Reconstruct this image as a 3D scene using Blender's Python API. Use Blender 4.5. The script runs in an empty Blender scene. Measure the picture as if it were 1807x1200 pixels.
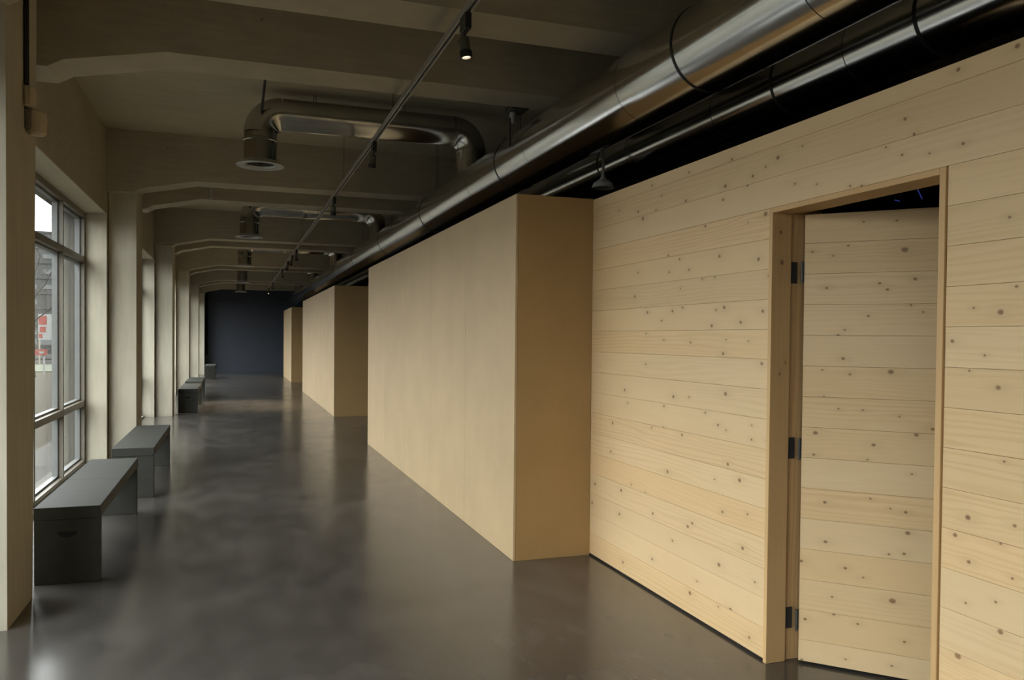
import bpy, bmesh, math, random
from mathutils import Vector, Matrix

# ------------------------------------------------------------------ camera
S = bpy.context.scene
COL = S.collection
F_PX, YAW, PITCH, ROLL, CY = 1419.67, .33298, -.01925, .0093, 25.0
cam_data = bpy.data.cameras.new('camera')
cam = bpy.data.objects.new('camera', cam_data)
COL.objects.link(cam)
cam_data.sensor_fit = 'HORIZONTAL'
cam_data.sensor_width = 36.0
cam_data.lens = F_PX / 1807.0 * 36.0
cam_data.shift_y = CY / 1807.0
cam_data.clip_end = 800


def cam_dir(r3, u3, d2):
    r = r3 * math.cos(ROLL) - u3 * math.sin(ROLL)
    u2 = r3 * math.sin(ROLL) + u3 * math.cos(ROLL)
    d = d2 * math.cos(PITCH) - u2 * math.sin(PITCH)
    u = d2 * math.sin(PITCH) + u2 * math.cos(PITCH)
    return Vector((r * math.cos(YAW) + d * math.sin(YAW), -r * math.sin(YAW) + d * math.cos(YAW), u))


_r, _u, _f = cam_dir(1, 0, 0), cam_dir(0, 1, 0), cam_dir(0, 0, 1)
cam.matrix_world = Matrix(((_r.x, _u.x, -_f.x, 0), (_r.y, _u.y, -_f.y, 0), (_r.z, _u.z, -_f.z, 1.5), (0, 0, 0, 1)))
S.camera = cam

# ------------------------------------------------------------------ world: bright overcast sky
SKY = 2.0
W = bpy.data.worlds.new('overcast_sky')
S.world = W
W.use_nodes = True
wn, wl = W.node_tree.nodes, W.node_tree.links
wn.clear()
w_out = wn.new('ShaderNodeOutputWorld')
w_bg = wn.new('ShaderNodeBackground')
w_tc = wn.new('ShaderNodeTexCoord')
w_no = wn.new('ShaderNodeTexNoise')
w_no.inputs['Scale'].default_value = 2.2
w_no.inputs['Detail'].default_value = 4
w_rp = wn.new('ShaderNodeValToRGB')
w_rp.color_ramp.elements[0].position = .3
w_rp.color_ramp.elements[0].color = (.86, .90, .94, 1)
w_rp.color_ramp.elements[1].position = .7
w_rp.color_ramp.elements[1].color = (1, 1, .99, 1)
wl.new(w_tc.outputs['Generated'], w_no.inputs['Vector'])
wl.new(w_no.outputs['Fac'], w_rp.inputs['Fac'])
wl.new(w_rp.outputs['Color'], w_bg.inputs['Color'])
# standard overcast sky: luminance grows from the horizon to the zenith as (1 + 2 sin h) / 3
w_sp = wn.new('ShaderNodeSeparateXYZ')
wl.new(w_tc.outputs['Generated'], w_sp.inputs[0])
w_mx = wn.new('ShaderNodeMath')
w_mx.operation = 'MAXIMUM'
w_mx.inputs[1].default_value = 0.0
wl.new(w_sp.outputs[2], w_mx.inputs[0])
w_ma = wn.new('ShaderNodeMath')
w_ma.operation = 'MULTIPLY_ADD'
w_ma.inputs[1].default_value = 2 / 3 * SKY
w_ma.inputs[2].default_value = 1 / 3 * SKY
wl.new(w_mx.outputs[0], w_ma.inputs[0])
wl.new(w_ma.outputs[0], w_bg.inputs['Strength'])
wl.new(w_bg.outputs['Background'], w_out.inputs['Surface'])

S.view_settings.view_transform = 'Standard'
S.view_settings.look = 'None'
S.view_settings.gamma = 1.0
S.view_settings.use_curve_mapping = False
S.view_settings.exposure = 2.85
S.cycles.use_denoising = True
S.cycles.max_bounces = 12
S.cycles.diffuse_bounces = 8
S.cycles.glossy_bounces = 4
S.cycles.transparent_max_bounces = 12
S.cycles.sample_clamp_indirect = 6.0
S.cycles.caustics_reflective = False
S.cycles.caustics_refractive = False

H = 1.5


def U(x, y, X=None, Y=None, Z=None):
    """the point of a plane X, Y or Z = const that the photograph shows at pixel (x, y)"""
    d = cam_dir((x - 903.5) / F_PX, -(y - 600 - CY) / F_PX, 1)
    if X is not None:
        t = X / d.x
    elif Y is not None:
        t = Y / d.y
    else:
        t = (Z - H) / d.z
    return Vector((d.x * t, d.y * t, H + d.z * t))


# ------------------------------------------------------------------ node helpers
class NT:
    def __init__(self, name):
        self.m = bpy.data.materials.new(name)
        self.m.use_nodes = True
        self.t = self.m.node_tree
        self.t.nodes.clear()
        self.out = self.t.nodes.new('ShaderNodeOutputMaterial')

    def n(self, kind, **kw):
        nd = self.t.nodes.new(kind)
        for k, v in kw.items():
            if k in nd.inputs:
                self.put(nd.inputs[k], v)
            else:
                setattr(nd, k, v)
        return nd

    def put(self, sock, v):
        if isinstance(v, bpy.types.NodeSocket):
            self.t.links.new(v, sock)
        else:
            sock.default_value = v

    def math(self, op, a, b=None, c=None):
        nd = self.t.nodes.new('ShaderNodeMath')
        nd.operation = op
        for i, v in enumerate((a, b, c)):
            if v is not None:
                self.put(nd.inputs[i], v)
        return nd.outputs[0]

    def coords(self, scale=(1, 1, 1), kind='Object'):
        tc = self.n('ShaderNodeTexCoord')
        mp = self.n('ShaderNodeMapping')
        self.t.links.new(tc.outputs[kind], mp.inputs['Vector'])
        mp.inputs['Scale'].default_value = scale
        return mp.outputs['Vector']

    def noise(self, vec, scale, detail=3, rough=.55, dist=0):
        nd = self.n('ShaderNodeTexNoise', Scale=scale, Detail=detail, Roughness=rough, Distortion=dist)
        self.t.links.new(vec, nd.inputs['Vector'])
        return nd.outputs['Fac']

    def ramp(self, fac, stops):
        nd = self.n('ShaderNodeValToRGB')
        self.t.links.new(fac, nd.inputs['Fac'])
        e = nd.color_ramp.elements
        while len(e) < len(stops):
            e.new(.5)
        for q, (p, c) in zip(e, stops):
            q.position = p
            q.color = tuple(c) + (1,) if len(c) == 3 else c
        return nd.outputs['Color']

    def mix(self, fac, a, b, mode='MIX'):
        nd = self.n('ShaderNodeMix', data_type='RGBA', blend_type=mode)
        self.put(nd.inputs[0], fac)
        self.put(nd.inputs[6], a if isinstance(a, bpy.types.NodeSocket) else tuple(a) + (1,))
        self.put(nd.inputs[7], b if isinstance(b, bpy.types.NodeSocket) else tuple(b) + (1,))
        return nd.outputs[2]

    def rng(self, v, a, b, c, d):
        nd = self.n('ShaderNodeMapRange')
        self.put(nd.inputs[0], v)
        for i, q in enumerate((a, b, c, d)):
            self.put(nd.inputs[i + 1], q)
        return nd.outputs[0]

    def bump(self, h, strength, dist=.01):
        nd = self.n('ShaderNodeBump', Strength=strength, Distance=dist)
        self.t.links.new(h, nd.inputs['Height'])
        return nd.outputs['Normal']

    def bsdf(self, color, rough=.6, metal=0., normal=None, spec=.5, emit=None, estr=0):
        p = self.n('ShaderNodeBsdfPrincipled')
        self.put(p.inputs['Base Color'], color if isinstance(color, bpy.types.NodeSocket) else tuple(color) + (1,))
        self.put(p.inputs['Roughness'], rough)
        self.put(p.inputs['Metallic'], metal)
        self.put(p.inputs['Specular IOR Level'], spec)
        if normal:
            self.put(p.inputs['Normal'], normal)
        if emit:
            p.inputs['Emission Color'].default_value = tuple(emit) + (1,)
            p.inputs['Emission Strength'].default_value = estr
        self.t.links.new(p.outputs[0], self.out.inputs[0])
        return self.m


def paint(name, c, rough=.5, metal=0., var=.08, scale=6., bump=.0, spec=.5):
    """plain coat with a slight mottle"""
    t = NT(name)
    v = t.coords()
    n = t.noise(v, scale, 4)
    col = t.ramp(n, [(.3, [x * (1 - var) for x in c]), (.7, [min(1, x * (1 + var)) for x in c])])
    nm = t.bump(t.noise(v, scale * 12, 3), bump) if bump else None
    return t.bsdf(col, rough, metal, nm, spec)


M = {}


def make_materials():
    # painted board-marked concrete
    for key, base, sc in (('concrete', (.40, .355, .265), (1.2, 1.2, 9)), ('column', (.47, .435, .34), (5, 5, .7)), ('raw', (.085, .082, .072), (2, 2, .7)),
                          ('slab', (.44, .395, .29), (.9, 9, 1))):
        t = NT(key + '_paint')
        v = t.coords(sc)
        a = t.noise(v, 3.0, 4)
        b = t.noise(t.coords(), 1.3, 4)
        f = t.math('ADD', t.math('MULTIPLY', a, .5), t.math('MULTIPLY', b, .5))
        col = t.ramp(f, [(.35, [x * .88 for x in base]), (.65, [min(1, x * 1.08) for x in base])])
        hole = t.n('ShaderNodeTexVoronoi', Scale=3.2)
        t.t.links.new(t.coords(), hole.inputs['Vector'])
        pit = t.rng(hole.outputs['Distance'], .02, .04, .55, 1)
        col = t.mix(1.0, col, pit, 'MULTIPLY')
        nm = t.bump(t.math('ADD', a, t.math('MULTIPLY', t.noise(t.coords(), 40, 3), .3)), .35, .008)
        M[key] = t.bsdf(col, .75, 0, nm, .25)
    # dark power-floated floor
    t = NT('dark_floor_screed')
    v = t.coords()
    a = t.noise(v, .8, 3, .5)
    b = t.noise(t.coords((1.6, .8, 1)), 3.2, 3, .5)
    c = t.noise(v, 40, 3)
    f = t.math('ADD', t.math('MULTIPLY', a, .5), t.math('MULTIPLY', b, .5))
    col = t.ramp(f, [(.36, (.052, .048, .043)), (.5, (.072, .066, .059)), (.64, (.098, .090, .080))])
    ro = t.rng(f, .35, .65, .17, .24)
    M['floor'] = t.bsdf(col, ro, 0, None, .85)
    # mdf; the end copy has shade and bounced wood light put into its colour
    for key, base in (('mdf', (.49, .36, .205)), ('mdf_shaded', (.37, .235, .098))):
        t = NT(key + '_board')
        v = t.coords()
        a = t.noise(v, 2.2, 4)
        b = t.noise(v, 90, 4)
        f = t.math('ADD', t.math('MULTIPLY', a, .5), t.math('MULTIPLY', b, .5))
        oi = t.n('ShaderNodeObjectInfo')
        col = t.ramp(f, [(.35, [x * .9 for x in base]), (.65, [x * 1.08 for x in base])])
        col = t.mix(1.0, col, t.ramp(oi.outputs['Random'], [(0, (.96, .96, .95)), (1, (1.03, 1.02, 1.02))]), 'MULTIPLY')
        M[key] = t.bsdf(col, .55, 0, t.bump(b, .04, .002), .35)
    M['mdf_edge'] = paint('mdf_cut_edge', (.66, .52, .34), .6, scale=30)
    # galvanised duct
    for key, base, r0 in (('galv', (.70, .70, .675), .17), ('galv_dark', (.68, .68, .655), .18), ('galv_branch', (.52, .52, .49), .17)):
        t = NT(key + '_sheet')
        a = t.noise(t.coords((1, .1, 1)), 4, 1)
        col = t.ramp(a, [(.3, [x * .95 for x in base]), (.7, [x * 1.05 for x in base])])
        M[key] = t.bsdf(col, t.rng(a, .3, .7, r0 - .02, r0 + .03), 1.0)
    M['strap'] = paint('dark_strap_steel', (.035, .035, .035), .45, .6)
    M['wire'] = paint('hanger_steel', (.14, .13, .12), .5, .7)
    M['track'] = paint('grey_track_aluminium', (.36, .35, .32), .45, .35)
    M['black'] = paint('black_plastic', (.012, .012, .012), .45)
    M['spot_grey'] = paint('grey_spot_housing', (.10, .10, .09), .4, .4)
    M['bench'] = paint('grey_green_bench_paint', (.040, .041, .035), .55, var=.1, scale=9, spec=.3)
    M['bench_hole_shade'] = paint('dark_hole_shade', (.006, .006, .006), .8)
    M['frame'] = paint('taupe_window_frame', (.15, .13, .10), .45)
    M['sash'] = paint('pale_aluminium_sash', (.15, .153, .146), .5)
    M['ring'] = paint('pale_outlet_ring', (.42, .43, .41), .4, .4)
    M['end_wall'] = paint('dark_blue_wall_paint', (.034, .041, .056), .65, var=.06, scale=2)
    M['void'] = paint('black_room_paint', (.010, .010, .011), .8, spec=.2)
    M['plinth'] = paint('dark_plinth', (.03, .027, .022), .7)
    M['grey_fit'] = paint('grey_fitting', (.36, .35, .33), .5)
    M['beige'] = paint('beige_plastic', (.50, .42, .28), .45)
    M['hinge'] = paint('steel_hinge', (.075, .072, .07), .5, .5)
    M['paving'] = paint('pale_paving', (.050, .047, .040), 1, scale=3, spec=0)
    M['apron'] = paint('pale_concrete_apron', (.085, .083, .078), 1, scale=3, spec=0)
    M['asphalt'] = paint('asphalt', (.03, .03, .03), 1, spec=0)
    M['lawn'] = paint('lawn', (.022, .028, .010), .95, scale=2, var=.3)
    M['office'] = paint('dark_cladding', (.016, .017, .0165), .6)
    M['office_glass'] = paint('office_window_glass', (.055, .06, .06), .4)
    M['bark'] = paint('bark', (.02, .018, .016), .9)
    M['car'] = paint('dark_car_paint', (.008, .009, .010), .3)
    M['tyre'] = paint('tyre', (.015, .015, .015), .8)
    M['white'] = paint('white_panel', (.14, .14, .135), .5)
    M['red'] = paint('red_panel', (.13, .014, .008), .5)
    t = NT('window_glass')
    tr = t.n('ShaderNodeBsdfTransparent', Color=(.90, .93, .915, 1))
    gl = t.n('ShaderNodeBsdfGlossy', Color=(1, 1, 1, 1), Roughness=.0)
    lw = t.n('ShaderNodeLayerWeight', Blend=.5)
    fr = t.n('ShaderNodeMath', operation='MULTIPLY_ADD')
    t.put(fr.inputs[0], t.math('POWER', lw.outputs['Facing'], 5.0))
    fr.inputs[1].default_value = .80
    fr.inputs[2].default_value = .04
    mx = t.n('ShaderNodeMixShader')
    t.t.links.new(fr.outputs[0], mx.inputs[0])
    t.t.links.new(tr.outputs[0], mx.inputs[1])
    t.t.links.new(gl.outputs[0], mx.inputs[2])
    t.t.links.new(mx.outputs[0], t.out.inputs[0])
    M['glass'] = t.m
    t = NT('lit_lens')
    M['lens'] = t.bsdf((.8, .7, .5), .3, emit=(1, .80, .55), estr=14)
    t = NT('warm_rim')
    M['lens_dim'] = t.bsdf((.5, .3, .12), .3, emit=(1, .55, .2), estr=.12)
    t = NT('blue_led')
    M['blue'] = t.bsdf((.1, .1, .6), .3, emit=(.12, .16, 1), estr=.022)
    M['plank'] = plank_material('spruce_plank', (.70, .515, .285), (.575, .385, .19))
    M['jamb'] = plank_material('spruce_frame', (.60, .40, .19), (.46, .28, .115))


NK = 12


def knot_group():
    g = bpy.data.node_groups.new('knot', 'ShaderNodeTree')
    for nm, io, tp in (('y', 'INPUT', 'NodeSocketFloat'), ('z', 'INPUT', 'NodeSocketFloat'), ('knot', 'INPUT', 'NodeSocketVector'),
                       ('mask', 'OUTPUT', 'NodeSocketFloat'), ('halo', 'OUTPUT', 'NodeSocketFloat'), ('warp', 'OUTPUT', 'NodeSocketFloat')):
        g.interface.new_socket(nm, in_out=io, socket_type=tp)
    gi, go = g.nodes.new('NodeGroupInput'), g.nodes.new('NodeGroupOutput')
    L = g.links.new

    def mt(op, a, b=None, c=None):
        nd = g.nodes.new('ShaderNodeMath')
        nd.operation = op
        for i, v in enumerate((a, b, c)):
            if v is None:
                continue
            if isinstance(v, bpy.types.NodeSocket):
                L(v, nd.inputs[i])
            else:
                nd.inputs[i].default_value = v
        return nd.outputs[0]
    sp = g.nodes.new('ShaderNodeSeparateXYZ')
    L(gi.outputs['knot'], sp.inputs[0])
    r = mt('MAXIMUM', sp.outputs[2], .0003)
    dy = mt('DIVIDE', mt('SUBTRACT', gi.outputs['y'], sp.outputs[0]), r)
    dzr = mt('SUBTRACT', gi.outputs['z'], sp.outputs[1])
    dz = mt('DIVIDE', dzr, r)
    d = mt('SQRT', mt('ADD', mt('MULTIPLY', mt('MULTIPLY', dy, dy), .72), mt('MULTIPLY', mt('MULTIPLY', dz, dz), 1.15)))
    mr = g.nodes.new('ShaderNodeMapRange')
    mr.interpolation_type = 'SMOOTHSTEP'
    L(d, mr.inputs[0])
    for i, v in enumerate((.55, 1.25, 1., 0.)):
        mr.inputs[i + 1].default_value = v
    L(mr.outputs[0], go.inputs['mask'])
    e = mt('ADD', mt('MULTIPLY', mt('MULTIPLY', dy, dy), .035), mt('MULTIPLY', mt('MULTIPLY', dz, dz), .14))
    h = mt('EXPONENT', mt('MULTIPLY', e, -1.))
    L(h, go.inputs['halo'])
    L(mt('MULTIPLY', mt('MULTIPLY', dzr, h), -.85), go.inputs['warp'])
    return g


def plank_material(name, light, dark):
    t = NT(name)
    if 'knot' not in bpy.data.node_groups:
        knot_group()
    tc = t.n('ShaderNodeTexCoord')
    sp = t.n('ShaderNodeSeparateXYZ')
    t.t.links.new(tc.outputs['Object'], sp.inputs[0])
    if name == 'spruce_frame':          # boards that run upright: grain along z
        y, z = sp.outputs[2], t.math('ADD', sp.outputs[0], sp.outputs[1])
    else:
        y, z = sp.outputs[1], sp.outputs[2]
    seed = t.n('ShaderNodeAttribute', attribute_type='OBJECT', attribute_name='seed').outputs['Fac']
    mask = halo = warp = None
    for k in range(NK):
        at = t.n('ShaderNodeAttribute', attribute_type='OBJECT', attribute_name='k%d' % k)
        gn = t.n('ShaderNodeGroup', node_tree=bpy.data.node_groups['knot'])
        t.t.links.new(y, gn.inputs['y'])
        t.t.links.new(z, gn.inputs['z'])
        t.t.links.new(at.outputs['Vector'], gn.inputs['knot'])
        if mask is None:
            mask, halo, warp = gn.outputs['mask'], gn.outputs['halo'], gn.outputs['warp']
        else:
            mask = t.math('MAXIMUM', mask, gn.outputs['mask'])
            halo = t.math('MAXIMUM', halo, gn.outputs['halo'])
            warp = t.math('ADD', warp, gn.outputs['warp'])
    zw = t.math('ADD', z, warp)
    off = t.math('MULTIPLY', seed, 37.0)

    def vec(a, b):
        cb = t.n('ShaderNodeCombineXYZ')
        t.put(cb.inputs[0], t.math('MULTIPLY', y, a))
        t.put(cb.inputs[1], t.math('MULTIPLY', zw, b))
        t.put(cb.inputs[2], off)
        return cb.outputs[0]
    big = t.noise(vec(.7, 9.), 1., 2, .5, .3)
    ph = t.math('ADD', t.math('MULTIPLY', zw, 250.), t.math('MULTIPLY', big, 34.))
    rings = t.math('ADD', t.math('MULTIPLY', t.math('SINE', ph), .5), .5)
    fine = t.noise(vec(2.5, 170.), 1., 3)
    blot = t.noise(vec(1.3, 5.), 1., 3)
    strength = t.rng(t.noise(vec(.35, 3.), 1., 1), .42, .68, .03, .42)
    f = t.math('ADD', t.math('MULTIPLY', t.math('POWER', rings, 2.0), strength), t.math('MULTIPLY', fine, .38))
    f = t.math('ADD', f, t.math('MULTIPLY', t.math('SUBTRACT', blot, .5), .5))
    col = t.ramp(f, [(.12, light), (.95, dark)])
    wn_ = t.n('ShaderNodeTexWhiteNoise', noise_dimensions='1D')
    t.put(wn_.inputs['W'], t.math('MULTIPLY', seed, 91.7))
    tint = t.ramp(wn_.outputs['Value'], [(0, (.93, .92, .90)), (.3, (1.02, .98, .94)), (.6, (.98, .99, 1.02)), (1, (1.04, 1.04, 1.06))])
    col = t.mix(1.0, col, tint, 'MULTIPLY')
    kn = t.noise(vec(120, 120), 1., 2)
    col = t.mix(t.math('MULTIPLY', halo, .20), col, [x * .62 for x in dark])
    col = t.mix(t.math('MULTIPLY', mask, .78), col, t.ramp(kn, [(.3, (.10, .042, .016)), (.7, (.22, .105, .044))]))
    return t.bsdf(col, .5, 0, t.bump(f, .06, .002), .35)


# ------------------------------------------------------------------ mesh helpers
class MB:
    def __init__(self):
        self.b = bmesh.new()

    def box(self, x0, x1, y0, y1, z0, z1, bev=0):
        vs = [self.b.verts.new(p) for p in ((x0, y0, z0), (x1, y0, z0), (x1, y1, z0), (x0, y1, z0), (x0, y0, z1), (x1, y0, z1), (x1, y1, z1), (x0, y1, z1))]
        fs = [self.b.faces.new([vs[i] for i in q]) for q in ((3, 2, 1, 0), (4, 5, 6, 7), (0, 1, 5, 4), (1, 2, 6, 5), (2, 3, 7, 6), (3, 0, 4, 7))]
        if bev:
            es = list({e for f in fs for e in f.edges})
            bmesh.ops.bevel(self.b, geom=es, offset=bev, segments=1, affect='EDGES', profile=.5)
        return self

    def prism(self, pts, axis, a0, a1):
        """a closed outline extruded along an axis; outline coordinates are the two other axes in order"""
        def P(p, a):
            return {'x': (a, p[0], p[1]), 'y': (p[0], a, p[1]), 'z': (p[0], p[1], a)}[axis]
        A = [self.b.verts.new(P(p, a0)) for p in pts]
        B = [self.b.verts.new(P(p, a1)) for p in pts]
        n = len(pts)
        self.b.faces.new(A)
        self.b.faces.new(B[::-1])
        for i in range(n):
            self.b.faces.new((A[i], B[i], B[(i + 1) % n], A[(i + 1) % n]))
        bmesh.ops.recalc_face_normals(self.b, faces=self.b.faces)
        return self

    def sweep(self, pts, radii, n=24, cap=True, smooth=True):
        pts = [Vector(p) for p in pts]
        if not isinstance(radii, (list, tuple)):
            radii = [radii] * len(pts)
        t0 = (pts[1] - pts[0]).normalized()
        ref = Vector((0, 0, 1)) if abs(t0.z) < .9 else Vector((0, 1, 0))
        u = t0.cross(ref).normalized()
        rings = []
        for i, p in enumerate(pts):
            if i == 0:
                t = pts[1] - p
            elif i == len(pts) - 1:
                t = p - pts[i - 1]
            else:
                t = (pts[i + 1] - p).normalized() + (p - pts[i - 1]).normalized()
            t = t.normalized() if t.length > 1e-9 else t0
            u = (u - t * u.dot(t)).normalized()
            v = t.cross(u)
            rings.append([self.b.verts.new(p + (u * math.cos(2 * math.pi * k / n) + v * math.sin(2 * math.pi * k / n)) * radii[i]) for k in range(n)])
        for a, c in zip(rings, rings[1:]):
            for k in range(n):
                f = self.b.faces.new((a[k], a[(k + 1) % n], c[(k + 1) % n], c[k]))
                f.smooth = smooth
        if cap:
            self.b.faces.new(rings[0][::-1])
            self.b.faces.new(rings[-1])
        return self

    def lathe(self, prof, centre=(0, 0, 0), n=28, axis=(0, 0, 1), closed=False):
        """prof: (radius, height) pairs turned about axis through centre"""
        ax = Vector(axis).normalized()
        ref = Vector((1, 0, 0)) if abs(ax.x) < .9 else Vector((0, 1, 0))
        u = ax.cross(ref).normalized()
        v = ax.cross(u)
        c = Vector(centre)
        rings = [[self.b.verts.new(c + ax * h + (u * math.cos(2 * math.pi * k / n) + v * math.sin(2 * math.pi * k / n)) * max(r, 1e-4)) for k in range(n)] for r, h in prof]
        pairs = list(zip(rings, rings[1:]))
        if closed:
            pairs.append((rings[-1], rings[0]))
        for a, d in pairs:
            for k in range(n):
                f = self.b.faces.new((a[k], a[(k + 1) % n], d[(k + 1) % n], d[k]))
                f.smooth = True
        if not closed:
            self.b.faces.new(rings[0][::-1])
            self.b.faces.new(rings[-1])
        bmesh.ops.recalc_face_normals(self.b, faces=self.b.faces)
        return self

    def build(self, name, mat, parent=None, sharp=35):
        me = bpy.data.meshes.new(name)
        bmesh.ops.remove_doubles(self.b, verts=self.b.verts, dist=1e-6)
        self.b.to_mesh(me)
        self.b.free()
        me.materials.append(M[mat] if isinstance(mat, str) else mat)
        if sharp and any(p.use_smooth for p in me.polygons):
            me.set_sharp_from_angle(angle=math.radians(sharp))
        o = bpy.data.objects.new(name, me)
        COL.objects.link(o)
        if parent:
            o.parent = parent
        return o


def tag(o, label, cat, group=None):
    o['label'] = label
    o['category'] = cat
    if group:
        o['group'] = group
    return o


def thing(name, label, cat, loc=(0, 0, 0), rz=0, group=None):
    o = bpy.data.objects.new(name, None)
    o.empty_display_size = .1
    o.location = loc
    o.rotation_euler = (0, 0, rz)
    COL.objects.link(o)
    return tag(o, label, cat, group)


def struct(o):
    o['kind'] = 'structure'
    return o


def stuff(o):
    o['kind'] = 'stuff'
    return o


def dup(root, loc, label, group=None):
    r = root.copy()
    COL.objects.link(r)
    r.location = loc
    r['label'] = label
    if group:
        r['group'] = group
    for ch in list(root.children):
        c = ch.copy()
        COL.objects.link(c)
        c.parent = r
        for g in ch.children:
            d = g.copy()
            COL.objects.link(d)
            d.parent = c
    return r


make_materials()
RND = random.Random(7)

# ------------------------------------------------------------------ setting
Y0, Y1 = -7.5, 33.9
XW, XIN, XCOL = -1.62, -1.38, -1.08        # window plane, inner wall plane, column face
XPL, XMD = 2.347, 1.78                      # plank wall, mdf boxes
ZC, ZM = 3.85, 2.469
struct(MB().box(-1.86, 9.2, Y0, Y1 + .2, -.12, 0).build('floor', 'floor'))
struct(MB().box(-1.86, 9.2, Y0, Y1 + .2, ZC, ZC + .25).build('ceiling', 'slab'))

COLS = [-7.05, -1.2, 4.65, 10.35, 16.2, 22.05, 27.9, 33.35]
PIER = [(c - .1, c + .65) for c in COLS]
struct(MB().box(-1.70, XIN, Y0, Y1, 2.90, ZC).build('wall_left_upper', 'concrete'))
w, wx = MB(), MB()
w.box(-1.70, XIN, Y0, Y1, 2.885, 2.8995)  # lighter lining strip; daylight on the header soffit put into its colour
wx.box(-1.86, -1.7005, Y0, Y1, 2.885, ZC)
for a, b in PIER:
    w.box(-1.70, XIN, a, min(b, Y1), 0, 2.8845)
    wx.box(-1.86, -1.7005, a, min(b, Y1), 0, 2.8845)
for (a, b), (c, d) in zip(PIER, PIER[1:]):
    w.box(-1.70, XW + .07, b + .0005, c - .0005, 0, .03)
    wx.box(-1.86, -1.7005, b + .0005, c - .0005, -.12, .02)
struct(w.build('wall_left', 'column'))
struct(wx.build('wall_left_outside', 'raw'))
struct(MB().box(-1.38, 2.6, Y1, Y1 + .2, 0, ZC).build('wall_far', 'end_wall'))
struct(MB().box(-1.379, -.97, Y1 - .03, Y1, .75, 3.15).build('dark_strip_1', 'void'))  # thin black strip in front of the end wall's left edge
struct(MB().box(-1.86, 9.2, Y0 - .2, Y0, 0, ZC).build('wall_back', 'column'))
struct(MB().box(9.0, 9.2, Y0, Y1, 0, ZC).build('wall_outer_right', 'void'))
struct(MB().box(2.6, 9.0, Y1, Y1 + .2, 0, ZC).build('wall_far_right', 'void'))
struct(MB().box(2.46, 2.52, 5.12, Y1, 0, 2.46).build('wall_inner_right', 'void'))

# windows: each bay a window with frame, mullions, rails, sashes and panes
wi = 0
for (a, b), (c, d) in zip(PIER, PIER[1:]):
    y0, y1 = b, c
    wi += 1
    n = 4
    st = (y1 - y0) / n
    f = MB()
    f.box(XW - .06, XW + .02, y0, y1, 2.825, 2.885)
    f.box(XW - .06, XW + .02, y0, y1, .03, .075)
    f.box(XW - .06, XW + .02, y0, y0 + .05, .075, 2.825)
    f.box(XW - .06, XW + .02, y1 - .05, y1, .075, 2.825)
    win = struct(f.build('window_%d' % wi, 'frame'))
    for k in range(1, n):
        MB().box(XW - .06, XW + .02, y0 + k * st - .021, y0 + k * st + .021, .075, 2.825).build('mullion', 'frame', win)
    for z in (.72, 2.35):
        for k in range(n):
            ya = y0 + k * st + (.05 if k == 0 else .021)
            yb = y0 + (k + 1) * st - (.05 if k == n - 1 else .021)
            MB().box(XW - .055, XW + .018, ya, yb, z - .032, z + .032).build('rail', 'frame', win)
    for k in range(n):
        ya = y0 + k * st + (.05 if k == 0 else .021)
        yb = y0 + (k + 1) * st - (.05 if k == n - 1 else .021)
        for za, zb in ((.075, .688), (.752, 2.318), (2.382, 2.825)):
            s = MB()
            t_ = .020
            s.box(XW - .075, XW - .025, ya, yb, za, za + t_)
            s.box(XW - .075, XW - .025, ya, yb, zb - t_, zb)
            s.box(XW - .075, XW - .025, ya, ya + t_, za + t_, zb - t_)
            s.box(XW - .075, XW - .025, yb - t_, yb, za + t_, zb - t_)
            so = s.build('sash', 'sash', win)
            pm = MB()
            pm.b.faces.new([pm.b.verts.new(q) for q in ((XW - .05, ya + t_, za + t_), (XW - .05, yb - t_, za + t_), (XW - .05, yb - t_, zb - t_), (XW - .05, ya + t_, zb - t_))])
            pm.build('pane', 'glass', so)

# ------------------------------------------------------------------ columns and beams
ORD = ['first', 'second', 'third', 'fourth', 'fifth', 'sixth']
for i, y in enumerate(COLS):
    yf = min(y + .54, Y1)
    o = MB().prism([(y, 0), (yf, 0), (min(yf + .15, Y1), ZC), (y, ZC)], 'x', XIN + .008, XCOL).build('concrete_column', 'column')
    if i < 2:
        lab = 'painted concrete column behind the camera between two tall windows' if i else 'painted concrete column in the corner behind the camera'
    else:
        lab = ['painted concrete column at the left edge with conduit and beige box on its side',
               'painted concrete column behind the two nearest benches, beside the near window',
               'painted concrete column just before the bench with a dark brown end, third from the front',
               'painted concrete column beside the farther bench of the middle pair, fourth from the front',
               'narrow-looking concrete column before the last bench, fifth from the front',
               'farthest concrete column, meeting the dark blue end wall'][i - 2]
    tag(o, lab, 'column')

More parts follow.
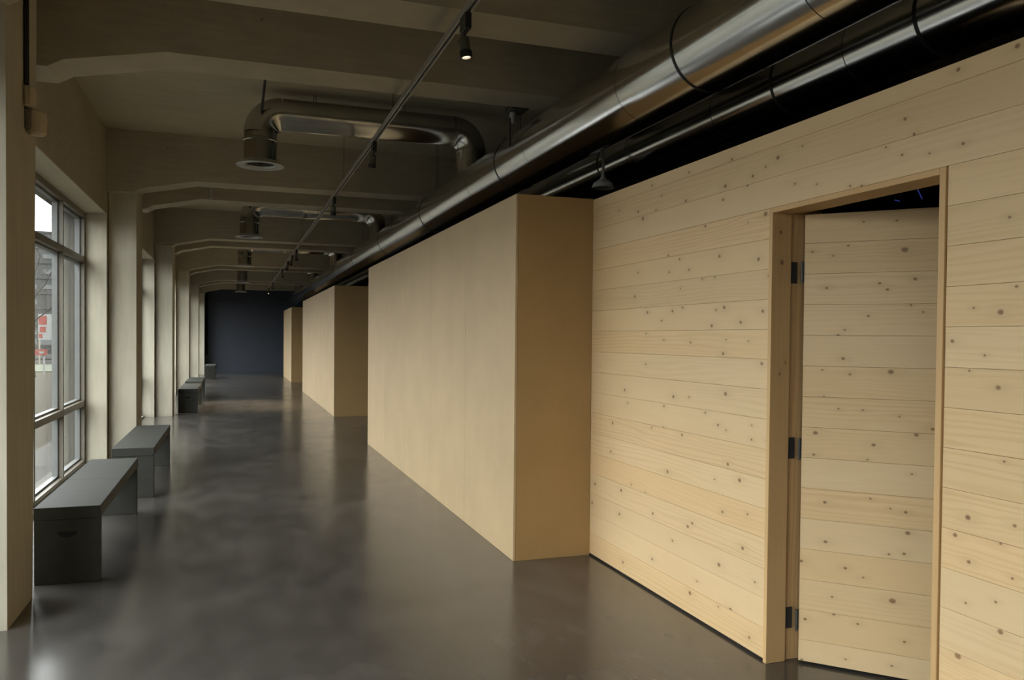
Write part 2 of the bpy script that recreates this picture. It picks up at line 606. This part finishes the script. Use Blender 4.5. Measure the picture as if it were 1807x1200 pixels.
BEAM_PROF = [(XIN, 3.145), (-1.09, 3.145), (-1.0, 3.197), (-.42, 3.315), (9.0, 3.315), (9.0, ZC), (XIN, ZC)]
BEAMS = []
for k in range(-2, 6):
    BEAMS += [(4.33 + 5.86 * k, 0), (5.63 + 5.86 * k, 1)]
BEAMS = [b for b in BEAMS if b[0] < 33 and b[0] > Y0]
vis = [b for b in BEAMS if b[0] > 4]
for y, second in BEAMS:
    o = MB().prism(BEAM_PROF, 'y', y, y + .36).build('concrete_beam', 'concrete')
    j = vis.index((y, second)) if (y, second) in vis else None
    if j is None:
        lab = 'painted concrete ceiling beam behind the camera'
        tag(o, lab, 'beam', 'beams behind the camera')
    elif j == 0:
        tag(o, 'concrete ceiling beam nearest the camera, cut by the top edge of the photo', 'beam')
    elif j == 1:
        tag(o, 'large concrete ceiling beam with a kinked pale underside, in front of the nearest branch duct', 'beam')
    elif j == 2:
        tag(o, 'concrete ceiling beam right behind the nearest branch duct, over the second column', 'beam')
    elif j == 3:
        tag(o, 'concrete ceiling beam between the nearest two branch ducts, with a short pipe stub before it', 'beam')
    else:
        tag(o, 'concrete ceiling beam, %s in the row counted from the camera' % ('fifth sixth seventh eighth ninth tenth'.split()[j - 4]), 'beam')
tag(MB().prism(BEAM_PROF, 'y', 33.0, 33.34).build('concrete_beam', 'concrete'), 'last concrete ceiling beam, just before the dark blue end wall', 'beam')

# ------------------------------------------------------------------ plank wall and door opening
DY0, DY1 = 2.165, 3.14        # outer edges of the door frame
PZ = [.013] + [.155 + .14 * k for k in range(15)] + [2.255, 2.395, 2.465]   # seams
PZ[15] = 2.115
KN = []   # (y, z, r) of knots on the plank wall


def addk(region, scale, lst, store, solve):
    for x, y, r in lst:
        px, py = region[0] + x / scale, region[1] + y / scale
        q = solve(px, py)
        q2 = solve(px, py + r / scale)
        store.append((q[0], q[1], max(.0045, abs(q2[1] - q[1]) * 1.12)))


def on_wall(px, py):
    p = U(px, py, X=XPL)
    return p.y, p.z


addk((1000, 250), 2.4, [(700, 75, 6), (895, 68, 9), (843, 107, 5), (788, 146, 7), (672, 188, 8), (766, 184, 7), (518, 130, 5), (362, 186, 5), (403, 228, 4),
     (505, 250, 6), (663, 246, 6), (303, 297, 6), (323, 326, 8), (378, 290, 4), (223, 292, 4), (587, 358, 6), (842, 306, 10), (768, 342, 4), (430, 482, 5),
     (478, 498, 5), (647, 485, 7), (812, 498, 8), (518, 543, 5), (434, 553, 5), (302, 554, 4), (575, 583, 4), (628, 573, 4), (855, 568, 5), (482, 622, 4),
     (289, 656, 6), (342, 723, 6), (448, 718, 6), (491, 703, 5), (632, 713, 5), (667, 702, 8), (830, 718, 8), (737, 765, 7), (614, 780, 7), (402, 758, 5),
     (412, 840, 4), (525, 850, 5), (337, 812, 4), (675, 838, 4), (770, 845, 4), (663, 898, 7), (335, 943, 4), (826, 940, 8), (246, 1052, 6), (452, 1080, 7),
     (673, 1068, 9), (518, 1082, 4), (412, 1120, 5), (587, 1148, 5), (258, 1106, 4), (194, 1190, 5)], KN, on_wall)
addk((1000, 700), 2.4, [(194, 113, 5), (360, 131, 4), (411, 130, 4), (488, 162, 6), (641, 120, 6), (675, 142, 4), (784, 122, 4), (783, 182, 5), (848, 187, 5),
     (682, 286, 7), (187, 232, 5), (427, 318, 7), (732, 354, 9), (627, 350, 4), (120, 370, 6), (231, 397, 7), (274, 372, 4), (333, 408, 4), (108, 450, 6),
     (223, 497, 6), (365, 495, 6), (513, 550, 7), (532, 536, 6), (660, 488, 6), (766, 498, 5), (745, 642, 8), (448, 610, 5), (645, 712, 9), (362, 688, 6),
     (238, 702, 6), (522, 832, 9), (552, 782, 4), (694, 903, 9), (797, 786, 5), (642, 890, 4), (773, 1020, 7)], KN, on_wall)
addk((1207, 0), 3.0, [(1765, 243, 13), (1452, 368, 11), (1750, 515, 7), (1170, 630, 9), (1218, 710, 8), (1478, 760, 9), (1155, 820, 7), (830, 780, 6),
     (905, 767, 6), (628, 773, 6), (1300, 812, 5), (1070, 780, 5), (940, 985, 8), (880, 985, 7), (703, 975, 5), (588, 973, 6)], KN, on_wall)
addk((1600, 200), 2.4, [(436, 440, 7), (466, 733, 7), (398, 842, 12), (284, 824, 4), (193, 965, 8), (330, 1025, 4), (387, 1162, 10), (265, 1090, 4)], KN, on_wall)
addk((1600, 700), 2.4, [(413, 275, 5), (259, 512, 11), (457, 547, 8), (205, 586, 9), (263, 700, 8), (448, 770, 6), (377, 870, 6), (397, 996, 11), (216, 1098, 13),
     (398, 623, 5), (250, 874, 4)], KN, on_wall)

wall = struct(MB().box(XPL + .022, XPL + .06, 5.12, DY1 + .002, 0.0, 2.46).box(XPL + .022, XPL + .06, DY0 - .002, Y0, 0, 2.46)
              .box(XPL + .022, XPL + .06, DY0 - .002, DY1 + .002, 2.118, 2.46).build('wall_right', 'plinth'))


def plank(y0, y1, z0, z1, parent, knots, mat='plank', x0=XPL, th=.0215, name='plank'):
    g = .0005
    dx = RND.uniform(-.0005, .0005)
    o = MB().box(x0 + dx, x0 + th, y0, y1, z0 + g, z1 - g, .0007).build(name, mat, parent)
    o['seed'] = RND.random()
    mine = sorted([k for k in knots if y0 < k[0] < y1 and z0 < k[1] < z1], key=lambda k: -k[2])[:NK]
    for i, k in enumerate(mine):
        o['k%d' % i] = [float(v) for v in k]
    for i in range(len(mine), NK):
        o['k%d' % i] = [-50.0, -50.0, .001]
    return o


for r in range(18):
    z0, z1 = PZ[r], PZ[r + 1]
    if r < 15:
        plank(DY1 + .001, 5.11, z0, z1, wall, KN)
        j = RND.uniform(-3.5, -1.0)
        plank(j + .001, DY0 - .004, z0, z1, wall, KN)
        plank(Y0, j - .001, z0, z1, wall, KN)
    else:
        plank(-1.2 + .3 * r % 2, 5.11, z0, z1, wall, KN)
        plank(Y0, -1.2 + .3 * r % 2 - .002, z0, z1, wall, KN)

door = bpy.data.objects.new('door_1', None)
COL.objects.link(door)
door.location = (XPL, DY1, 0)
struct(door)
door_inv = Matrix.Translation((-XPL, -DY1, 0))


def dpart(mb, name, mat):
    o = mb.build(name, mat)
    o.data.transform(door_inv)
    o.parent = door
    return o


FX0, FX1, FX2 = XPL - .008, 2.445, 2.49
fj = []
for nm, ya, yb in (('jamb', DY1 - .024, DY1), ('jamb', DY0, DY0 + .026)):
    o = dpart(MB().box(FX0, FX1, ya, yb, 0, 2.113, .0015), nm, 'jamb')
    fj.append(o)
o = dpart(MB().box(FX0, FX1, DY0 + .0265, DY1 - .0245, 2.089, 2.113, .0015), 'door_head', 'jamb')
fj.append(o)
for ya, yb in ((DY1 - .010, DY1 + .05), (DY0 - .05, DY0 + .012)):
    fj.append(dpart(MB().box(FX1 + .001, FX2 + (.14 if ya > 3 else .03), ya, yb, 0, 2.113, .0015), 'rear_jamb', 'jamb'))
fj.append(dpart(MB().box(FX1 + .001, FX2 + .03, DY0 + .0125, DY1 - .0105, 2.098, 2.118, .0015), 'rear_head', 'jamb'))
for i, o in enumerate(fj):
    o['seed'] = .17 + .13 * i
    for k in range(NK):
        o['k%d' % k] = [-50., -50., .001]
# two knots on the far reveal (upright grain: first coordinate is the height, second x + y)
for k, (px, py, rr) in enumerate(((1380, 463, .011), (1378, 410, .008), (1376, 660, .006), (1386, 640, .005))):
    p = U(px, py, Y=DY1 - .024)
    fj[0]['k%d' % k] = [p.z, (p.x - XPL) + (p.y - DY1), rr]

# the leaf stands open into the dark room, hinged on the far jamb
HX, HY, ANG = 2.492, 3.085, math.radians(44)
leaf_m = Matrix.Translation((HX - XPL, HY - DY1, 0)) @ Matrix.Rotation(ANG, 4, 'Z')
nrm = Vector((-math.cos(ANG), -math.sin(ANG), 0))   # the face towards the corridor
LK = []


def on_leaf(px, py):
    d = cam_dir((px - 903.5) / F_PX, -(py - 600 - CY) / F_PX, 1)
    h = Vector((HX, HY, 0))
    c = Vector((0, 0, H))
    t = (h - c).dot(nrm) / d.dot(nrm)
    p = c + d * t
    q = p - h
    return -(q.x * math.sin(ANG) - q.y * math.cos(ANG)), p.z


addk((1330, 280), 4.286, [(752, 387, 14), (1083, 468, 8), (832, 478, 6), (445, 705, 8), (716, 658, 8), (603, 735, 6), (1143, 688, 20), (552, 978, 10), (953, 943, 9),
     (1012, 990, 10), (1222, 910, 12), (868, 1190, 8), (1190, 1107, 5), (1283, 1160, 5)], LK, on_leaf)
addk((1330, 560), 3.53, [(526, 113, 8), (567, 78, 5), (557, 257, 9), (600, 355, 7), (428, 328, 5), (854, 340, 14), (438, 495, 5), (680, 578, 5), (528, 570, 5),
     (908, 618, 5), (1143, 588, 6), (385, 720, 12), (747, 795, 10), (1013, 733, 11), (1115, 697, 9), (374, 855, 7), (985, 977, 6), (708, 887, 4), (443, 1152, 9), (727, 1130, 4)], LK, on_leaf)
addk((1330, 880), 3.75, [(1006, 90, 9), (905, 66, 4), (1020, 228, 13), (475, 285, 10), (315, 412, 9), (606, 460, 9), (725, 522, 6), (895, 368, 7), (995, 365, 9),
     (918, 677, 17), (519, 650, 5), (530, 766, 8), (340, 797, 9), (688, 830, 7), (997, 948, 8), (317, 1065, 7), (608, 1063, 6), (914, 1107, 7)], LK, on_leaf)
LZ = [.012] + [.113 + .1415 * k for k in range(14)] + [2.085]
for r in range(15):
    o = plank(-.92, -.003, LZ[r], LZ[r + 1], None, LK, x0=0, th=.03)
    o.parent = door
    o.matrix_local = leaf_m
o = MB().box(.0305, .05, -.915, -.004, .014, 2.08).build('leaf_backing', 'plinth', door)
o.matrix_local = leaf_m
for z in (.20, 1.0, 1.82):
    o = MB().sweep([(-.004, .007, z - .05), (-.004, .007, z + .05)], .006, 12).box(.002, .026, -.0028, .0035, z - .045, z + .045).build('hinge', 'hinge', door)
    o.matrix_local = leaf_m
    b = MB().box(2.492 - .035, 2.492 - .003, 3.1255, 3.129, z - .05, z + .05).build('hinge_plate', 'hinge')
    b.data.transform(door_inv)
    b.parent = door

# blue lights in the dark room behind the door
for (px, py, l, nm, lab) in ((1623, 342, .055, 'blue_light_tube', 'short slanted blue light in the dark room above the door leaf'),
                             (1583, 354, .010, 'blue_light_point', 'tiny pale blue light spot in the dark room above the door leaf')):
    p = U(px, py, X=6.4)
    t_ = thing(nm, lab, 'light', (p.x, p.y, 2.8 if False else p.z))
    MB().sweep([(0, -.03, -l), (0, .03, l)], .005, 10).build('tube', 'blue', t_)
    MB().sweep([(.03, .03, l), (.03, .03, ZC - p.z)], .004, 6).build('cord', 'black', t_)
    MB().box(.0, .035, .01, .05, l * .6, l + .01).build('clip', 'black', t_)

# ------------------------------------------------------------------ mdf boxes
def mdf_box(y0, y1, x1, label, split):
    t = thing('mdf_partition', label, 'partition', (XMD, y0, 0))
    L = y1 - y0
    th = .018
    xs = x1 - XMD
    yb = [0.0] + split + [L]
    for a, b in zip(yb, yb[1:]):
        MB().box(0, th, a + .0006, b - .0006, 0, ZM, .0025).build('front_panel', 'mdf', t)
    MB().box(th + .001, xs, .001, th, 0, ZM, .0008).build('end_panel', 'mdf_shaded', t)
    MB().box(th + .001, xs, L - th, L - .001, 0, ZM, .0008).build('end_panel', 'mdf_shaded', t)
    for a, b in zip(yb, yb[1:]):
        MB().box(th + .001, xs, max(a, th + .001), min(b, L - th - .001), ZM - .05, ZM - .03).build('top_panel', 'mdf_shaded', t)
    return t


mdf_box(5.09, 11.32, XPL - .002, 'long beige MDF partition box beside the planked wall, nearest of three', [1.22, 2.44, 3.66, 4.88])
mdf_box(15.38, 22.7, 2.45, 'beige MDF partition box beyond the gap in the middle of the corridor', [1.22, 2.44, 3.66, 4.88, 6.1])
mdf_box(27.3, 31.6, 2.45, 'farthest beige MDF partition box, a narrow strip beside the dark blue end wall', [1.22, 2.44, 3.66])

# ------------------------------------------------------------------ benches
def bench(y0, L, x0, label, first=True):
    t = thing('bench', label, 'bench', (x0, y0, 0), 0, 'grey-green benches along the window side')
    Wd, Hh, ts = .36, .463, .075
    for a, b in ((0, L * .5 - .001), (L * .5 + .001, L)):
        MB().box(0, Wd, a, b, Hh - ts, Hh, .0025).build('seat', 'bench', t)
    for y in (.004, L - .064):
        o = MB().box(.002, Wd - .002, y, y + .06, 0, Hh - ts - .0005, .0025).build('end_panel', 'bench', t)
        pts = [(Wd / 2 - .055, .312), (Wd / 2 + .055, .312)] + [(Wd / 2 + .055 * math.cos(a), .312 - .034 * math.sin(a)) for a in [math.pi * q / 10 for q in range(1, 10)]]
        for yy in (y - .0008, y + .0598):
            MB().prism(pts, 'y', yy, yy + .001).build('hand_hole_shade', 'bench_hole_shade', o)  # flat near-black plate; the shade inside the hole is its colour
    return t


bench(5.43, 2.02, -1.125, 'large grey-green bench in the foreground under the window, nearest the camera')
bench(8.10, 2.02, -1.055, 'second grey-green bench from the camera, just behind the foreground one')
bench(16.80, 2.02, -1.02, 'dark bench with a handle hole, nearer of the distant pair by the columns')
bench(19.55, 2.02, -1.04, 'bench peeping out right behind the nearer bench of the distant pair')
bench(29.85, 2.02, -.965, 'farthest bench, a pale grey-green block before the dark blue end wall')

# ------------------------------------------------------------------ main ducts
def main_duct(name, label, cx, cz, R, seams, straps, mat, strapname):
    t = thing(name, label, 'duct', (cx, 0, cz))
    for a, b in zip(seams, seams[1:]):
        MB().sweep([(0, a + .003, 0), (0, b - .003, 0)], R, 48).build('duct_section', mat, t)
    for s in seams[1:-1]:
        MB().sweep([(0, s - .0028, 0), (0, s + .0028, 0)], R - .004, 48).build('seam', 'strap', t)
    for s in straps:
        o = MB().lathe([(R - .002, -.008), (R + .0035, -.008), (R + .0035, .008), (R - .002, .008)], (0, s, 0), 48, (0, 1, 0), True).build('strap', 'strap', t)
        for sx in (-.012, .012):
            MB().sweep([(sx, s, R + .003), (sx, s, ZC - cz)], .0035, 6).build('hanger_wire', 'wire', o)
    return t


D1X, D1Z, D1R = 2.32, 3.013, .2245
main_duct('supply_duct', 'large round galvanised duct running the whole corridor under the beams', D1X, D1Z, D1R,
          [-6.9 + 1.597 * k for k in range(26)], [-5.2 + 2.945 * k for k in range(14)], 'galv', 'strap')
D2X, D2Z, D2R = 2.965, 2.942, .170
main_duct('extract_duct', 'thinner dark-looking round duct behind the plank wall, parallel to the big one', D2X, D2Z, D2R,
          [-7.14 + 1.15 * k for k in range(35)], [-3.1, -.17, 2.77, 3.764, 6.01, 8.95, 11.9, 14.85, 17.8, 20.7, 23.7, 26.6, 29.5], 'galv_dark', 'strap')

# ------------------------------------------------------------------ branch ducts with round outlets
def arc(cx, cz, r, a0, a1, n=10):
    return [(cx + r * math.cos(a0 + (a1 - a0) * i / n), 0, cz + r * math.sin(a0 + (a1 - a0) * i / n)) for i in range(n + 1)]


def branch(y, label):
    t = thing('branch_duct', label, 'duct', (0, y, 0), 0, 'branch ducts with round outlets')
    R, zc, xn, er = .152, 3.63, .235, .20
    ztop = D1Z + math.sqrt(D1R ** 2 - R ** 2) + .0
    # horizontal run in two lengths
    MB().sweep([(xn + er + .002, 0, zc), (1.16, 0, zc)], R, 32).build('duct_section', 'galv_branch', t)
    MB().sweep([(1.164, 0, zc), (D1X - er - .002, 0, zc)], R, 32).build('duct_section', 'galv_branch', t)
    MB().lathe([(R - .002, -.012), (R + .003, -.012), (R + .003, .012), (R - .002, .012)], (1.162, 0, zc), 32, (1, 0, 0), True).build('seam', 'galv_branch', t)
    e1 = arc(xn + er, zc - er, er, math.pi, math.pi / 2)
    MB().sweep(e1, [R + .004] * len(e1), 32).build('elbow', 'galv_branch', t)
    e2 = arc(D1X - er, zc - er, er, math.pi / 2, 0)
    MB().sweep(e2, [R + .004] * len(e2), 32).build('elbow', 'galv_branch', t)
    dm = MB().sweep([(D1X, 0, zc - er - .002), (D1X, 0, D1Z + .1)], R, 32)
    for v in dm.b.verts:                 # the saddle end follows the round of the big duct
        if v.co.z < D1Z + .11:
            v.co.z = D1Z + math.sqrt((D1R + .005) ** 2 - min((v.co.x - D1X) ** 2, D1R ** 2))
    dm.build('drop', 'galv_branch', t)
    # outlet: neck, collar bead, flared ring
    z1 = zc - er - .002
    MB().lathe([(R, z1), (R, z1 - .05), (R + .006, z1 - .055), (R + .006, z1 - .07), (R, z1 - .075), (R, 3.16)], (xn, 0, 0), 32).build('outlet_neck', 'galv_branch', t)
    MB().lathe([(R + .001, 3.175), (R + .012, 3.155), (.215, 3.136), (.222, 3.128), (.215, 3.122), (.145, 3.130), (.135, 3.150)], (xn, 0, 0), 40, (0, 0, 1), True).build('outlet_ring', 'ring', t)
    MB().lathe([(.02, 3.148), (.134, 3.148), (.134, 3.153), (.02, 3.153)], (xn, 0, 0), 32, (0, 0, 1), True).build('outlet_inside_shade', 'void', t)  # black disc closing the neck, the shade of the inside as colour
    # hangers
    MB().sweep([(xn + .005, -.155, 3.59), (xn + .01, -.17, 3.64), (xn + .03, -.36, ZC)], .012, 8).build('hanger_rod', 'strap', t)
    for x in (.74, 1.62):
        for s in (-.012, .012):
            MB().sweep([(x + s, 0, zc + R - .002), (x + s, 0, ZC)], .003, 6).build('hanger_wire', 'wire', t)
    return t


for i, y in enumerate((8.08, 13.94, 19.8, 25.66, 31.3)):
    branch(y, ['shiny branch duct with round outlet nearest the camera, bent down at both ends',
               'second branch duct with round outlet, seen small beyond the nearest one',
               'third branch duct with round outlet, its outlet just below the second one',
               'fourth branch duct with round outlet, deep in the corridor',
               'last branch duct with round outlet, against the dark blue end wall'][i])
# rear bays behind the camera share the duct: nothing of them is in view

# ------------------------------------------------------------------ lighting track and spots
TX, TZ = 1.15, 3.20
trk = thing('lighting_track', 'long pale grey lighting track hung under the beams along the corridor', 'track', (TX, 0, TZ))
for a, b in zip([-4, 2, 8, 14, 20, 26], [2, 8, 14, 20, 26, 30.0]):
    MB().prism([(-.018, 0), (-.009, 0), (-.009, .024), (.009, .024), (.009, 0), (.018, 0), (.018, .034), (-.018, .034)], 'y', a + .001, b - .001).build('track_profile', 'track', trk)
for y in (.3, 3.2, 6.17, 9.1, 12.0, 14.9, 17.9, 20.8, 23.7, 26.7, 29.6):
    MB().sweep([(0, y, .034), (0, y, ZC - TZ)], .003, 6).build('hanger_wire', 'wire', trk)


def spot(y, label, tilt=(0.12, 0.05), lens='lens_dim', watt=0):
    t = thing('track_spotlight', label, 'spotlight', (TX, y, TZ), 0, 'spotlights on the track')
    MB().box(-.017, .017, -.055, .055, -.085, -.001, .003).build('adapter', 'black', t)
    MB().sweep([(0, .02, -.084), (0, .03, -.118)], .008, 10).build('swivel', 'black', t)
    ax = Vector((tilt[0], tilt[1], -1)).normalized()
    c = Vector((-.0, .035, -.10))
    MB().lathe([(.018, 0), (.027, .012), (.028, .075), (.030, .078)], c, 24, ax).build('housing', 'spot_grey', t)
    MB().lathe([(.0275, .074), (.033, .078), (.034, .112), (.024, .112), (.019, .085)], c, 24, ax, True).build('front_ring', 'black', t)
    MB().lathe([(.002, .092), (.0185, .092), (.0185, .096), (.002, .096)], c, 20, ax).build('lens', lens, t)
    if watt:
        ld = bpy.data.lights.new('spot_beam', 'SPOT')
        ld.energy = watt
        ld.color = (1, .78, .5)
        ld.spot_size = math.radians(60)
        ld.spot_blend = 1.0
        ld.shadow_soft_size = .025
        lo = bpy.data.objects.new('spot_beam', ld)
        COL.objects.link(lo)
        lo.parent = t
        lo.location = c + ax * .13
        lo.rotation_euler = ax.to_track_quat('-Z', 'Y').to_euler()
    return t


spot(4.12, 'nearest track spotlight with a bright lit lens, at the top of the photo', (.12, -.05), 'lens', 6)
spot(7.06, 'track spotlight with a warm rim, in front of the nearest branch duct', (-.05, .25))
spot(10.0, 'track spotlight with a warm rim in front of the second branch duct', (-.05, .3))
spot(16.25, 'nearest spotlight of the distant cluster on the track, highest in the photo', (.1, .2))
spot(17.45, 'second spotlight of the distant cluster on the track', (-.30, .1), 'lens_dim', 60)
spot(18.85, 'third spotlight of the distant cluster on the track', (-.30, .0), 'lens_dim', 70)
spot(21.1, 'lowest spotlight of the distant cluster on the track', (.1, .2))
spot(26.4, 'lone unlit track spotlight between the cluster and the last lit one', (.1, .2))
spot(29.3, 'farthest track spotlight, a tiny lit point before the dark blue end wall', (-.1, -.3), 'lens', 6)

# ------------------------------------------------------------------ pendants, small fittings
p = U(1064, 331, X=2.69)
t = thing('pendant_lamp', 'dark bell-shaped pendant lamp on a rod above the corner of the plank wall', 'lamp', (2.69, p.y, 2.68))
MB().lathe([(.012, .10), (.016, .075), (.030, .055), (.075, .025), (.088, -.012), (.084, -.012), (.06, .02), (.012, .05)], (0, 0, 0), 28, (0, 0, 1), True).build('lamp_shade', 'grey_fit', t)
MB().sweep([(0, 0, .045), (0, 0, 3.314 - 2.68)], .011, 12).build('rod', 'grey_fit', t)
MB().lathe([(.045, 3.314 - 2.68 - .03), (.045, 3.314 - 2.68)], (0, 0, 0), 20).build('ceiling_rose', 'grey_fit', t)
p = U(905, 198, Y=6.12)
t = thing('sensor', 'small grey fitting on a black bracket behind the second beam by the big duct', 'sensor', (p.x, 6.12, p.z))
MB().box(-.05, .09, -.13, .05, -.005, .035, .003).build('bracket', 'black', t)
MB().lathe([(.028, -.005), (.028, -.04), (.018, -.055), (.015, -.085), (.006, -.09)], (0, 0, 0), 18).build('socket', 'grey_fit', t)
MB().sweep([(-.022, 0, -.004), (-.022, 0, -.28)], .005, 8).build('rod', 'black', t)
p = U(372, 341, Y=11.3)
o = MB().sweep([(p.x, 11.4, 3.48), (p.x, 11.4, 3.34)], .022, 14).lathe([(.026, 3.34), (.028, 3.325), (.02, 3.315)], (p.x, 11.4, 0), 14).sweep([(p.x, 11.49, 3.45), (p.x, 11.4, 3.45)], .012, 10).build('pipe_stub', 'grey_fit')
tag(o, 'short grey pipe stub between the second pair of ceiling beams', 'pipe')

# conduit with beige box on the first column
cx = XCOL
c0 = U(49, 120, X=XCOL + .02)
MB_c = MB().sweep([(XCOL + .014, c0.y, 2.855), (XCOL + .014, c0.y, ZC)], .0135, 14).build('conduit', 'black')
tag(MB_c, 'black vertical conduit on the side of the nearest column at top left', 'conduit')
MBc2 = None
p = U(52, 205, X=XCOL)
t = thing('junction_box', 'rounded beige box with a drum below on the nearest column, under the black conduit', 'box', (XCOL, c0.y + .04, 2.73))
MB().box(.001, .046, -.06, .055, .005, .115, .010).build('upper_box', 'beige', t)
MB().lathe([(.034, -.135), (.046, -.122), (.050, -.05), (.046, -.012), (.034, 0)], (.052, .02, 0), 24).build('lower_drum', 'beige', t)
MB().box(.0, .03, -.03, .02, -.11, .0, .005).build('bracket', 'frame', t)

# ------------------------------------------------------------------ outside the windows
struct(MB().box(-2.45, -1.862, Y0 - 1, 60, -.3, -.02).build('apron_outside', 'apron'))
struct(MB().box(-140, -1.862, -60, 260, -.5, -.1).build('ground_outside', 'paving'))
o = MB().box(-40, -2.6, 38.5, 46.8, -.1, -.06).build('grass_strip', 'lawn')
tag(stuff(o), 'strip of green grass across the pavement outside the window', 'grass')
struct(MB().box(-120, 40, 50, 75, -.1, -.08).build('road_outside', 'asphalt'))

b = thing('office_building', 'dark multi-storey office block far outside the window', 'building', (-36, 180, 0))
MB().box(-22, 22, 0, 16, -.1, 21.6).build('facade_block', 'office', b)
wm = None
for fl in range(7):
    for k in range(14):
        if (fl * 5 + k * 3) % 4 == 3:
            continue
        if wm is None:
            wq = MB().box(-1.0, 1.0, -.12, .02, 0, .85).build('window', 'office_glass', b)
            wm = wq.data
        else:
            wq = bpy.data.objects.new('window', wm)
            COL.objects.link(wq)
            wq.parent = b
        wq.location = (-19.5 + k * 3.0, 0, 1.4 + fl * 3.0)
for fl in range(8):
    MB().box(-22.1, 22.1, -.25, 0, fl * 3.0 + .4, fl * 3.0 + .75).build('floor_band', 'office', b)

p = U(79, 597, Y=48)
t = thing('advertising_panel', 'white and red advertising panel on legs outside the window', 'sign', (p.x, 48, -.08))
MB().box(-.30, .42, -.04, .04, p.z + .0, p.z + 1.35).build('board', 'white', t)
for (xa, xb, za, zb) in ((-.27, .1, .80, 1.25), (-.22, .05, .40, .68), (-.27, -.1, .1, .32)):
    MB().box(xa, xb, -.048, -.0405, p.z + za, p.z + zb).build('red_print', 'red', t)
for x in (-.25, .35):
    MB().box(x - .03, x + .03, -.03, .03, -.02, p.z).build('post', 'frame', t)
p = U(72, 621, Y=36)
t = thing('road_barrier', 'low red and white barrier on posts outside the window', 'barrier', (p.x, 36, -.1))
MB().box(-.9, .22, -.02, .02, p.z - .03, p.z + .2).build('bar', 'red', t)
MB().box(-.05, .12, -.026, -.0205, p.z + .04, p.z + .12).build('stripe', 'white', t)
for x in (-.8, .1):
    MB().box(x - .03, x + .03, .021, .07, 0, p.z + .15).build('post', 'white', t)

# parked car
p = U(92, 633, Y=58)
t = thing('car', 'dark parked car across the street outside the window', 'car', (p.x - .6, 58, -.08))
prof = [(-2.1, .35), (-2.1, .75), (-1.3, .88), (-.75, 1.38), (.75, 1.40), (1.45, .92), (2.05, .80), (2.1, .35)]
MB().prism(prof, 'y', -.85, .85).build('body', 'car', t)
MB().prism([(-1.1, .92), (-.68, 1.30), (-.05, 1.32), (-.05, .92)], 'y', -.856, .856).build('side_window', 'office_glass', t)
MB().prism([(.02, .92), (.02, 1.32), (.68, 1.32), (1.2, .92)], 'y', -.856, .856).build('side_window', 'office_glass', t)
for x in (-1.3, 1.3):
    for y in (-.80, .80):
        MB().lathe([(.2, -.09), (.32, -.08), (.32, .08), (.2, .09)], (x, y, .32), 18, (0, 1, 0)).build('wheel', 'tyre', t)

# bare tree
p = U(60, 640, Y=34)
tr = thing('bare_tree', 'bare winter tree whose thin branches cross the sky outside the window', 'tree', (p.x, 34, -.1))
tb = MB()


def limb(b, p0, d, L, r, lev):
    pts = [p0]
    rr = [r]
    q = p0.copy()
    dd = d.copy()
    for i in range(5):
        dd = (dd + Vector((RND.uniform(-.18, .18), RND.uniform(-.18, .18), RND.uniform(-.05, .12)))).normalized()
        q = q + dd * (L / 5)
        pts.append(q.copy())
        rr.append(r * (1 - .14 * (i + 1)))
    b.sweep(pts, rr, 6 if lev else 10)
    if lev < 4:
        for i in range(4 if lev else 6):
            k = RND.randint(2, 5)
            a = RND.uniform(0, 6.28)
            nd = (dd * .6 + Vector((math.cos(a), math.sin(a), RND.uniform(-.1, .5))) * .8).normalized()
            limb(b, pts[k], nd, L * RND.uniform(.5, .7), rr[k] * .55, lev + 1)


limb(tb, Vector((0, 0, 0)), Vector((0, 0, 1)), 4.6, .075, 0)
tb.build('trunk_and_branches', 'bark', tr)
